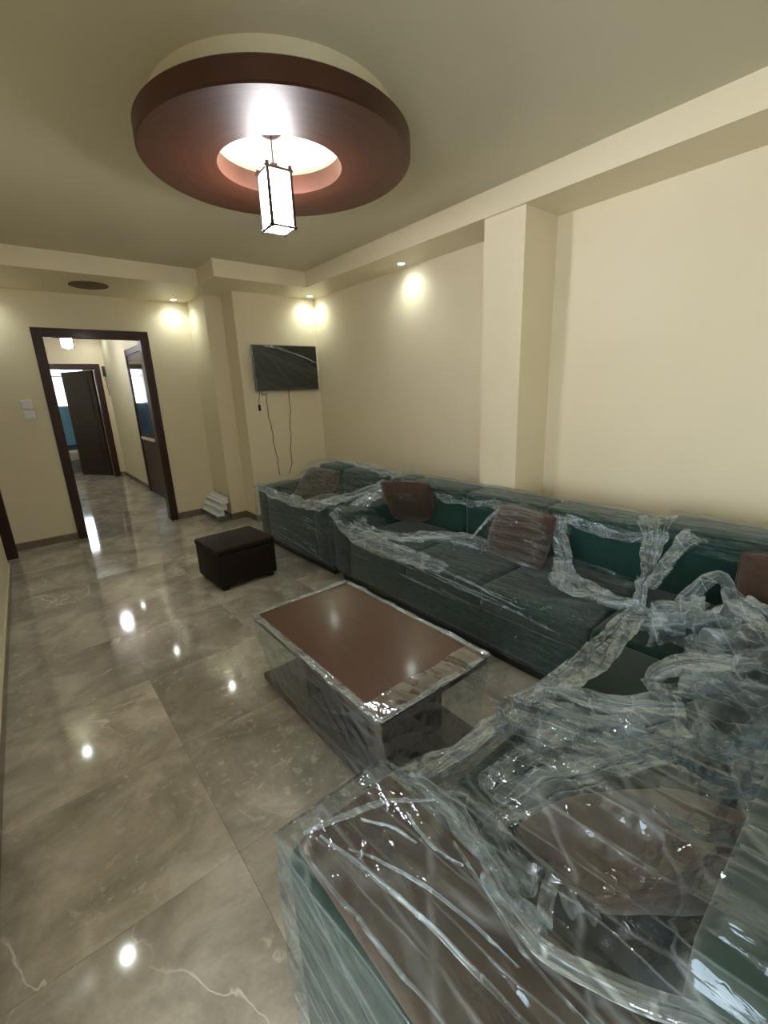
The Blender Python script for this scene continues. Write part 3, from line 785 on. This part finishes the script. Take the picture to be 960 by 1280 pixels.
box('arm_top', PAD, (D0+.018, .488, Y0+.02, YF-.022, .588, .622), sc_, .016, 3, True)

CU = 'brown cushions on the green sofas'
H_ = math.radians
cushion('plain dark brown cushion leaning in the arm corner of the long sofa', BROWN, (2.20, 2.40, .595), (.40, .38, .14), (H_(62), 0, H_(118)), CU)
cushion('brown cushion wrapped in creased film in the middle of the long sofa', BROWN, (2.15, 1.40, .575), (.42, .32, .17), (H_(68), 0, H_(-98)), CU)
cushion('brown cushion lying in the loveseat against its back', BROWN, (2.12, 3.62, .55), (.46, .40, .16), (H_(50), 0, H_(-80)), CU)
cushion('second brown cushion lying flat on the loveseat seat', BROWN, (1.98, 3.12, .485), (.44, .42, .15), (H_(8), H_(4), H_(20)), CU)
cushion('brown cushion standing in the corner of the corner sofa', BROWN, (2.17, .20, .585), (.36, .34, .15), (H_(72), 0, H_(-70)), CU)
cushion('large brown cushion leaning on the wing of the corner sofa beside the arm', PAD, (.775, .20, .565), (.42, .36, .15), (H_(-36), 0, H_(-33)), CU)

# ------------------------------------------------------------------ film over the loveseat
def obs_A(X, Y):
    h = rbox(X, Y, XF-.01, XB+.005, A0, A1, ZS-.02)
    h = np.maximum(h, rbox(X, Y, XS, XB+.005, A0, A1, ZK)); h = np.maximum(h, rbox(X, Y, XF-.01, XF+.07, A0, A1, .535))
    h = np.maximum(h, rbox(X, Y, XF-.01, XB, A0-.003, A0+.2, .575)); h = np.maximum(h, rbox(X, Y, XF-.01, XB, A1-.2, A1+.003, .575))
    h = np.maximum(h, bump_el(X, Y, 2.15, 3.62, .20, .24, .45, .71)); h = np.maximum(h, bump_el(X, Y, 1.98, 3.12, .22, .21, .42, .565))
    return h
V, Fq = drape((XF-.018, XB+.015, A0-.012, A1+.012), .014, obs_A, .00028, 260, .09, 56)
N = vert_normals(V, Fq)
side = 1-np.abs(N[:, 2:3])
S1 = V*np.array([3, 5, 34]) + np.array([0, 0, 1])*V[:, 1:2]*9
wr = .010*side[:, 0]*(ridged(S1, 1, 4, 2)-.25) + (1-side[:, 0])*(.020*(ridged(warp(V, 5, .15, 3), 9, 7, 3)-.2)) + .006*ridged(V, 26, 11, 2)
V = V + N*np.maximum(wr, .001)[:, None]
film_obj('wrap_film', V, Fq, FILM, sa)
# twisted film rim around the loveseat's front and side top
rim = [band([(XF-.02, 4.03, .585), (XF-.03, 3.6, .56), (XF-.03, 3.2, .555), (XF-.02, 2.80, .575)], [.07, .10, .11, .09], 4, .018, 21, 80, 26, (-.5, 0, 1)),
       band([(XF-.0, 2.86, .585), (1.95, 2.87, .60), (2.2, 2.87, .62), (2.40, 2.87, .66)], [.10, .12, .12, .10], 5, .022, 22, 80, 30, (0, -.2, 1)),
       band([(2.38, 2.80, .72), (2.46, 3.3, .745), (2.46, 3.9, .74)], [.16, .14, .10], 4, .016, 24, 70, 24)]
film_obj('bunched_film', *merge(rim), FILM_MILKY, sa)
rnd = random.Random(9)
cre = []
for k in range(12):  # thin slanting folds, coloured milky as highlight streaks on the front film
    y0 = rnd.uniform(2.82, 3.5); ln = rnd.uniform(.2, .5); z0 = rnd.uniform(.13, .45); w = rnd.uniform(.004, .008); dz = rnd.uniform(.0, .06)
    cre.append(band([(XF-.030, y0, z0), (XF-.033, y0+ln*.5, z0+dz*.5), (XF-.030, y0+ln, z0+dz)], [w*.3, w, w*.3], 1.5, .005, 281+k, 60, 7, (-1, 0, .3), crush=.003))
film_obj('film_crease_streak', *merge(cre), FILM_MILKY, sa)

# ------------------------------------------------------------------ film over the long sofa
def obs_B(X, Y):
    h = rbox(X, Y, XF-.01, XB+.005, B0-.03, B1, ZS)
    h = np.maximum(h, rbox(X, Y, XS, XB+.005, B0-.03, B1, ZK)); h = np.maximum(h, rbox(X, Y, XF-.01, XS+.05, B1-.2, B1+.003, .575))
    h = np.maximum(h, bump_el(X, Y, 2.17, 1.40, .14, .215, .45, .735))
    h = np.maximum(h, bump_el(X, Y, 2.22, 2.42, .20, .16, .45, .72))
    return h
V, Fq = drape((XF-.018, XB+.015, B0-.006, B1+.012), .012, obs_B, .0011, 320, .10, 56)
N = vert_normals(V, Fq)
side = (1-np.abs(N[:, 2]))
S1 = V*np.array([3, 4, 36]) + np.array([0, 0, 1])*V[:, 1:2]*11
wr = .010*side*(ridged(S1, 1, 14, 2)-.2) + (1-side)*.022*(ridged(warp(V, 5, .18, 5), 8, 27, 3)-.2) + .007*ridged(V, 24, 31, 2)
V = V + N*np.maximum(wr, .001)[:, None]
edge_n = lambda C, s, a, sd: a*(vnoise(C*np.array([0, 1, 0]), s, sd)-.5)
def keep_B(C):
    back = C[:, 0] > XS-.16
    hem = ZK-.075+edge_n(C, 5, .07, 3)
    low = ZS+.05+edge_n(C, 6, .05, 8)
    gap1 = back & (C[:, 2] < hem) & (C[:, 2] > low) & (C[:, 1] > 1.66) & (C[:, 1] < 2.75) & (C[:, 0] < XB)
    gap2 = back & (C[:, 2] < hem) & (C[:, 2] > low+.03) & (C[:, 1] > .74) & (C[:, 1] < 1.15) & (C[:, 0] < XB)
    gap3 = (C[:, 1] > 2.04+edge_n(C[:, [1, 0, 2]], 6, .1, 9)) & (C[:, 1] < 2.6) & (C[:, 0] > 1.98) & (C[:, 0] < XS+.02) & (C[:, 2] < hem)
    return ~(gap1 | gap2 | gap3)
film_obj('wrap_film', V, Fq, FILM, sb, keep_B)
rims = [band([(2.16, 2.64, .66), (1.95, 2.66, .585), (1.80, 2.50, .50), (1.80, 2.30, .46), (1.92, 2.12, .445), (2.10, 1.95, .45), (2.14, 1.70, .45), (2.08, 1.60, .45)], [.20, .17, .13, .13, .18, .20, .18, .12], 6, .025, 41, 150, 40),
        band([(XF-.01, 2.70, .575), (XF-.02, 2.5, .47), (XF-.01, 2.25, .43), (XF, 1.95, .43), (XF, 1.6, .43)], [.08, .10, .11, .13, .08], 4, .018, 42, 110, 26, (-.6, 0, 1)),
        band([(2.30, 2.60, .715), (2.29, 2.3, .675), (2.29, 1.95, .655), (2.28, 1.62, .69)], [.05, .06, .05, .05], 3, .012, 43, 90, 16, (-1, 0, .6)),
        band([(2.28, 1.20, .70), (2.28, 1.05, .665), (2.28, .90, .65), (2.27, .77, .68)], [.06, .06, .05, .06], 3, .013, 44, 70, 16, (-1, 0, .6)),
        band([(2.24, 1.22, .71), (2.16, 1.16, .60), (2.08, 1.08, .50), (1.98, .98, .46)], [.10, .08, .10, .18], 4, .02, 45, 80, 26, (-.5, -.6, .5)),
        band([(2.24, 1.60, .69), (2.18, 1.66, .60), (2.10, 1.72, .49)], [.06, .07, .14], 3, .018, 46, 60, 22, (-.5, .6, .5))]
film_obj('bunched_film', *merge(rims), FILM_MILKY, sb)
rnd = random.Random(4)
cre = []
for k in range(15):        # stretch folds whose milky colour stands in for highlight streaks, most near the upper edge
    y0 = rnd.uniform(.80, 1.9); ln = rnd.uniform(.25, .6); z0 = .425-abs(rnd.gauss(0, .07)); w = rnd.uniform(.004, .010)
    x0 = XF-.028 if z0 < .40 else XF-.012
    dz = rnd.uniform(.01, .05)
    cre.append(band([(x0, y0, z0), (x0-.003, y0+ln*.35, z0+dz*.3), (x0-.003, y0+ln*.7, z0+dz*.7), (x0, min(y0+ln, 2.6), min(z0+dz, .44))], [w*.3, w, w, w*.3], 1.5, .005, 251+k, 70, 7, (-.7, 0, .7), crush=.003))
film_obj('film_crease_streak', *merge(cre), FILM_MILKY, sb)

# ------------------------------------------------------------------ film over the corner sofa
def obs_D(X, Y):
    h = rbox(X, Y, D0-.01, XB+.01, Y0-.005, YF, ZS)
    h = np.maximum(h, rbox(X, Y, .49, XB+.01, Y0-.005, YK+.004, ZK+.055, .04))
    h = np.maximum(h, rbox(X, Y, D0-.01, .50, Y0-.005, YF+.004, .624, .03))
    h = np.maximum(h, bump_el(X, Y, .77, .19, .24, .20, .46, .70, -.58))
    return h
V, Fq = drape((D0-.007, 1.16, Y0-.012, YF+.007), .0062, obs_D, .00016, 700, .06, 60, clear=.004, flare=.004)
N = vert_normals(V, Fq)
side = (1-np.abs(N[:, 2]))
Q = warp(V, 4, .10, 2)
def long_folds(Q, seed, n=6, s0=6., s1=26.):
    rnd = np.random.RandomState(seed); r = 0
    for k in range(n):
        a_ = rnd.uniform(-.75, .75); sck = s0*(s1/s0)**(k/(n-1))
        mask = np.clip(2.6*vnoise(Q*np.array([2.5, 1.2, 2.5]), 2, seed+k*7)-.8, 0, 1)
        r = r + mask*(s0/sck)**.75*(1-tri((Q[:, 0]*math.cos(a_)+Q[:, 1]*math.sin(a_)*.8+Q[:, 2]*.5)*sck+rnd.rand()))
    return r
wr = .011*long_folds(Q, 5) + .006*(ridged(Q, 12, 57, 3)-.2) + np.where(V[:, 0] > .52, .022*(ridged(Q, 7, 61, 3)-.25), 0)
wr = np.where((V[:, 0] < D0) | (V[:, 1] > YF), .25*wr, wr)
V = V + N*np.maximum(wr, .001)[:, None]
def keep_D(C):
    e = edge_n(C, 7, .12, 4)
    bare = (C[:, 0] > 1.02+e) & (C[:, 1] > .30)
    slit = (np.abs(C[:, 0]-.67-.1*(C[:, 1]-.3)) < .018) & (np.abs(C[:, 1]-.34) < .06)
    return ~(bare | slit)
film_obj('wrap_film', V, Fq, FILM_CLEAR, sc_, keep_D)
cre = []
for k, (pts, w) in enumerate([
        ([(.262, .600, .637), (.33, .575, .650), (.42, .535, .652), (.495, .485, .645)], .020),
        ([(.285, .575, .640), (.31, .47, .652), (.325, .36, .655), (.345, .24, .652), (.35, .12, .650)], .012),
        ([(.31, .52, .645), (.35, .42, .656), (.375, .33, .658), (.385, .22, .655)], .008),
        ([(.43, .50, .648), (.42, .42, .657), (.435, .36, .655)], .010),
        ([(.455, .40, .650), (.43, .31, .658), (.405, .22, .657), (.40, .12, .655)], .009),
        ([(.255, .56, .62), (.262, .44, .630), (.27, .30, .636), (.28, .15, .636)], .010),
        ([(.36, .545, .650), (.385, .49, .658), (.40, .44, .655)], .007)]):
    cre.append(band(pts, [w*.3]+[w*.65]*(len(pts)-2)+[w*.3], 1.5, .005, 201+k, 90, 8, crush=.004))
film_obj('film_crease_streak', *merge(cre), FILM_MILKY, sc_)
def obs_C(X, Y):
    return rbox(X, Y, XS-.02, XB+.01, -.24, B0, ZK+.035, .05)
V, Fq = drape((XS-.03, XB+.015, .09, B0-.012), .011, obs_C, .0004, 60, .42, 14)
N = vert_normals(V, Fq)
V = V + N*np.maximum(.016*(ridged(warp(V, 6, .1, 6), 9, 71, 3)-.15), .001)[:, None]
film_obj('wrap_film', V, Fq, FILM, sc_, lambda C: (C[:, 2] > ZK-.035+edge_n(C, 6, .09, 12)) | (C[:, 0] > XS+.1))
rims = [band([(.52, .60, .60), (.52, .50, .610), (.505, .40, .615), (.475, .30, .632), (.455, .22, .650)], [.04, .05, .05, .05, .04], 3, .014, 81, 140, 30, (.4, 0, 1)),
        band([(.60, .60, .455), (.60, .52, .47), (.58, .44, .52), (.54, .36, .58), (.49, .28, .625)], [.12, .13, .11, .07, .05], 5, .022, 82, 110, 36),
        band([(.72, .40, .50), (.655, .33, .55), (.59, .26, .60), (.52, .19, .645)], [.05, .05, .05, .05], 2, .012, 83, 80, 18),
        band([(.50, .66, .52), (.75, .67, .45), (.98, .66, .44), (1.12, .65, .45)], [.14, .13, .12, .10], 4, .016, 84, 100, 26, (0, .5, 1))]
film_obj('bunched_film', *merge(rims), FILM_MILKY, sc_)

rims = [band([(.545, .44, .575), (.505, .39, .602), (.462, .32, .628), (.440, .265, .648), (.430, .19, .664), (.452, .095, .692), (.462, .035, .728), (.452, -.03, .775), (.44, -.10, .80)], [.030, .040, .036, .032, .036, .052, .060, .066, .07], 1.6, .009, 231, 150, 22, (.3, 0, 1), crush=.004),
        band([(.690, .335, .548), (.645, .305, .572), (.575, .275, .612), (.510, .25, .638), (.455, .225, .660)], [.018, .022, .022, .024, .024], 1.5, .008, 232, 90, 14, crush=.004)]
film_obj('folded_film', *merge(rims), FILM_THICK, sc_)

# ------------------------------------------------------------------ loose film lying in the corner
rims = [band([(1.05, .70, .445), (1.00, .60, .48), (1.02, .50, .50), (1.05, .42, .50), (1.10, .34, .52), (1.18, .26, .55)], [.08, .15, .17, .16, .14, .12], 7, .034, 91, 150, 60, crush=.010),
        band([(1.18, .66, .45), (1.16, .56, .50), (1.16, .47, .51), (1.20, .38, .53), (1.25, .28, .56)], [.06, .06, .06, .07, .10], 4, .026, 92, 120, 36, crush=.010),
        band([(.72, .52, .46), (.82, .50, .47), (.92, .45, .49), (1.02, .38, .50), (1.10, .30, .54)], [.08, .11, .12, .10, .09], 6, .028, 93, 120, 44, crush=.010),
        band([(.62, .46, .49), (.72, .45, .48), (.84, .41, .49), (.96, .34, .51), (1.08, .26, .54)], [.05, .06, .06, .06, .07], 4, .024, 94, 120, 40, crush=.010)]
tag(film_obj('film_bundle', *merge(rims), FILM_MILKY, None), 'long pleated bundle of loose clear film lying across the corner sofa seat', 'plastic film')
def wad(c, rx, ry, rz, seed, nu=120, nv=120, amp=.05):
    u, v = np.meshgrid(np.linspace(-1, 1, nu), np.linspace(-1, 1, nv), indexing='ij')
    r = np.sqrt(u*u+v*v)/1.25
    base = np.stack([u*rx, v*ry, rz*np.clip(1-r**2, 0, 1)], -1)
    Q = np.stack([u*.30, v*.30, 0*u], -1).reshape(-1, 3)
    D = np.stack([crumple(Q, seed+k, 6, 5, 15, amp) for k in range(3)], -1)
    V = base.reshape(-1, 3)+D
    V[:, 2] = np.maximum(V[:, 2], .004+.004*vnoise(V, 40, seed))
    return V+np.asarray(c), grid_faces(nu, nv)
rims = [wad((1.70, .20, ZS), .25, .19, .15, 101), wad((1.42, .12, ZS), .22, .18, .13, 105), wad((1.86, .44, ZS), .13, .14, .16, 109), wad((1.20, .10, ZS), .15, .13, .14, 113),
        band([(1.90, .50, .50), (1.94, .47, .60), (1.99, .43, .665), (2.03, .38, .64), (2.04, .33, .52)], [.06, .06, .05, .06, .10], 3, .014, 117, 90, 24, (-.7, -.5, .4)),
        band([(1.42, .36, .44), (1.37, .40, .50), (1.40, .38, .56), (1.50, .32, .56), (1.58, .26, .55)], [.05, .06, .06, .08, .10], 3, .014, 118, 90, 24),
        band([(1.95, .34, .62), (1.88, .24, .60), (1.80, .16, .58), (1.66, .10, .58)], [.12, .16, .16, .12], 6, .02, 119, 90, 40)]
tag(film_obj('film_heap', *merge(rims), FILM_MILKY, None), 'crumpled heap of loose clear film in the seat of the corner sofa', 'plastic film')
# twisted film tied between the sofa backs, with a ribbon trailing down over the seat
rims = [band([(2.36, .77, .775), (2.27, .74, .72), (2.12, .70, .60), (1.98, .665, .52), (1.90, .645, .48)], [.16, .12, .07, .045, .05], 4, .018, 121, 110, 30, (-.7, -.2, .6), crush=.015),
        band([(1.92, .65, .485), (1.78, .63, .49), (1.60, .62, .48), (1.40, .62, .455), (1.22, .64, .44), (1.10, .68, .42)], [.04, .11, .15, .15, .13, .10], 3, .014, 122, 130, 34, (0, .3, 1), crush=.012),
        band([(1.92, .65, .49), (1.92, .78, .47), (1.96, .95, .46), (2.04, 1.10, .46)], [.05, .13, .17, .12], 5, .022, 123, 90, 32, crush=.018),
        band([(1.92, .64, .48), (1.84, .52, .50), (1.78, .44, .52)], [.05, .10, .16], 4, .022, 124, 70, 30, crush=.018),
        band([(2.28, .58, .745), (2.16, .62, .66), (2.02, .655, .54)], [.10, .07, .04], 3, .014, 125, 70, 22, (-.7, -.2, .6), crush=.012)]
tag(film_obj('film_tie', *merge(rims), FILM_MILKY, None), 'twisted strip of clear film tied between the long sofa and the corner sofa', 'plastic film')

# ------------------------------------------------------------------ coffee table
TX0, TX1, TY0, TY1, TZ = .686, 1.195, .897, 1.806, .45
ct = thing('coffee_table', 'low brown coffee table with a lower plate wrapped in clear film', 'table', ((TX0+TX1)/2, (TY0+TY1)/2, 0))
box('table_top', TABLE, (TX0, TX1, TY0, TY1, TZ-.035, TZ), ct, .004)
boxes('top_edge_band', TABLE_D, [(TX0-.003, TX1+.003, TY0-.003, TY0+.0, TZ-.035, TZ-.002), (TX0-.003, TX1+.003, TY1, TY1+.003, TZ-.035, TZ-.002), (TX0-.003, TX0, TY0, TY1, TZ-.035, TZ-.002), (TX1, TX1+.003, TY0, TY1, TZ-.035, TZ-.002)], ct)
for y0, y1 in ((TY0+.17, TY0+.205), (TY1-.205, TY1-.17)):
    box('side_panel', TABLE_D, (TX0+.12, TX1-.06, y0, y1, .06, TZ-.035), ct, .003)
box('middle_shelf', TABLE_D, (TX0+.12, TX1-.06, TY0+.205, TY1-.205, .20, .222), ct, .002)
box('base_plate', TABLE_D, (TX0+.05, TX1+.03, TY0+.06, TY1+.12, .022, .06), ct, .004)
for x in (TX0+.10, TX1-.04):
    for y in (TY0+.12, TY1+.04):
        box('foot', BLACK, (x-.02, x+.02, y-.02, y+.02, 0, .022), ct)
# film: flat sheet near the rim and a loose skirt down to the base plate
loop = []
def rr(n=220):
    out = []
    L_ = [(TX0-.012, TY1+.012), (TX0-.012, TY0-.012), (TX1+.012, TY0-.012), (TX1+.012, TY1+.012)]
    for k in range(4):
        a, b = np.array(L_[k]), np.array(L_[(k+1) % 4])
        m = int(n*np.linalg.norm(b-a)/2.9)
        for i in range(m): out.append(a+(b-a)*i/m)
    return np.array(out)
lp = rr(560); nl = len(lp)
btm = np.stack([np.clip(lp[:, 0], TX0+.06, TX1+.005), np.clip(lp[:, 1], TY0+.05, TY1+.05)], -1)
rows = []
inner = np.stack([np.clip(lp[:, 0], TX0+.012, TX1-.012), np.clip(lp[:, 1], TY0+.075+.02*vnoise(np.stack([lp[:, 0]*9, lp[:, 1]*0, lp[:, 0]*0], -1), 1, 3), TY1-.012)], -1)
for t_ in np.linspace(0, 1, 7):
    q = inner*(1-t_)+lp*t_; rows.append(np.c_[q, np.full(nl, TZ+.004)])
for t_ in np.linspace(0, 1, 36)[1:]:
    s_ = t_**.8
    q = lp*(1-s_)+btm*s_
    rows.append(np.c_[q, np.full(nl, (TZ+.003)*(1-t_)+.03*t_)])
V = np.stack(rows, 1).reshape(-1, 3)
Fq = grid_faces(nl, len(rows), 0, True)
N = vert_normals(V, Fq)
out = V-np.array([(TX0+TX1)/2, (TY0+TY1)/2, .3]); sgn = np.sign((N*out).sum(1, keepdims=True)); N = N*sgn
low = np.clip((TZ-V[:, 2])/.10, 0, 1)
Q = warp(V, 4, .2, 8)
wr = low*(.020*(ridged(Q*np.array([9, 9, 2.4]), 1, 131, 3)-.25)+.008*ridged(Q, 12, 133, 2)) + .0045*ridged(V, 30, 137, 2)
V = V+N*np.maximum(wr, .001)[:, None]
film_obj('wrap_film', V, Fq, FILM_TABLE, ct)
hem = []
cs = [(TX0-.005, TY1+.005), (TX0-.005, TY0-.005), (TX1+.005, TY0-.005), (TX1+.005, TY1+.005)]
for k in range(4):
    a, b = cs[k], cs[(k+1) % 4]
    m = 6
    hem.append(band([(a[0]+(b[0]-a[0])*i/m, a[1]+(b[1]-a[1])*i/m, TZ+.004+.001*(i % 2)) for i in range(m+1)], [.026]*(m+1), 2, .006, 141+k, 110, 10, crush=.006))
film_obj('film_hem', *merge(hem), FILM_MILKY, ct)

# film on the television
u, v = np.meshgrid(np.linspace(0, 1, 80), np.linspace(0, 1, 60), indexing='ij')
Vt = np.stack([2.075+u*.82, np.full_like(u, YT-.083), 1.438+v*.50], -1).reshape(-1, 3)
Vt[:, 1] -= .010*ridged(warp(Vt, 3, .3, 3)*np.array([4, 1, 9])+Vt[:, :1]*np.array([0, 0, 5]), 1, 151, 3)
film_obj('wrap_film', Vt, grid_faces(80, 60), FILM_TV, tv, lambda C: (C[:, 2]-1.44) < .50-.62*np.clip((C[:, 0]-2.42), 0, 1)*.9)
cre = [band([(2.22, YT-.096, 1.925), (2.40, YT-.099, 1.895), (2.55, YT-.099, 1.855), (2.72, YT-.097, 1.80), (2.875, YT-.094, 1.745)], [.016, .024, .022, .014, .010], 2, .006, 221, 110, 10, (0, -1, 0), crush=.005),
       band([(2.09, YT-.09, 1.90), (2.10, YT-.094, 1.7), (2.105, YT-.092, 1.46)], [.014, .012, .016], 2, .005, 222, 90, 10, (0, -1, 0), crush=.005)]
film_obj('film_crease_streak', *merge(cre), FILM_MILKY, tv)
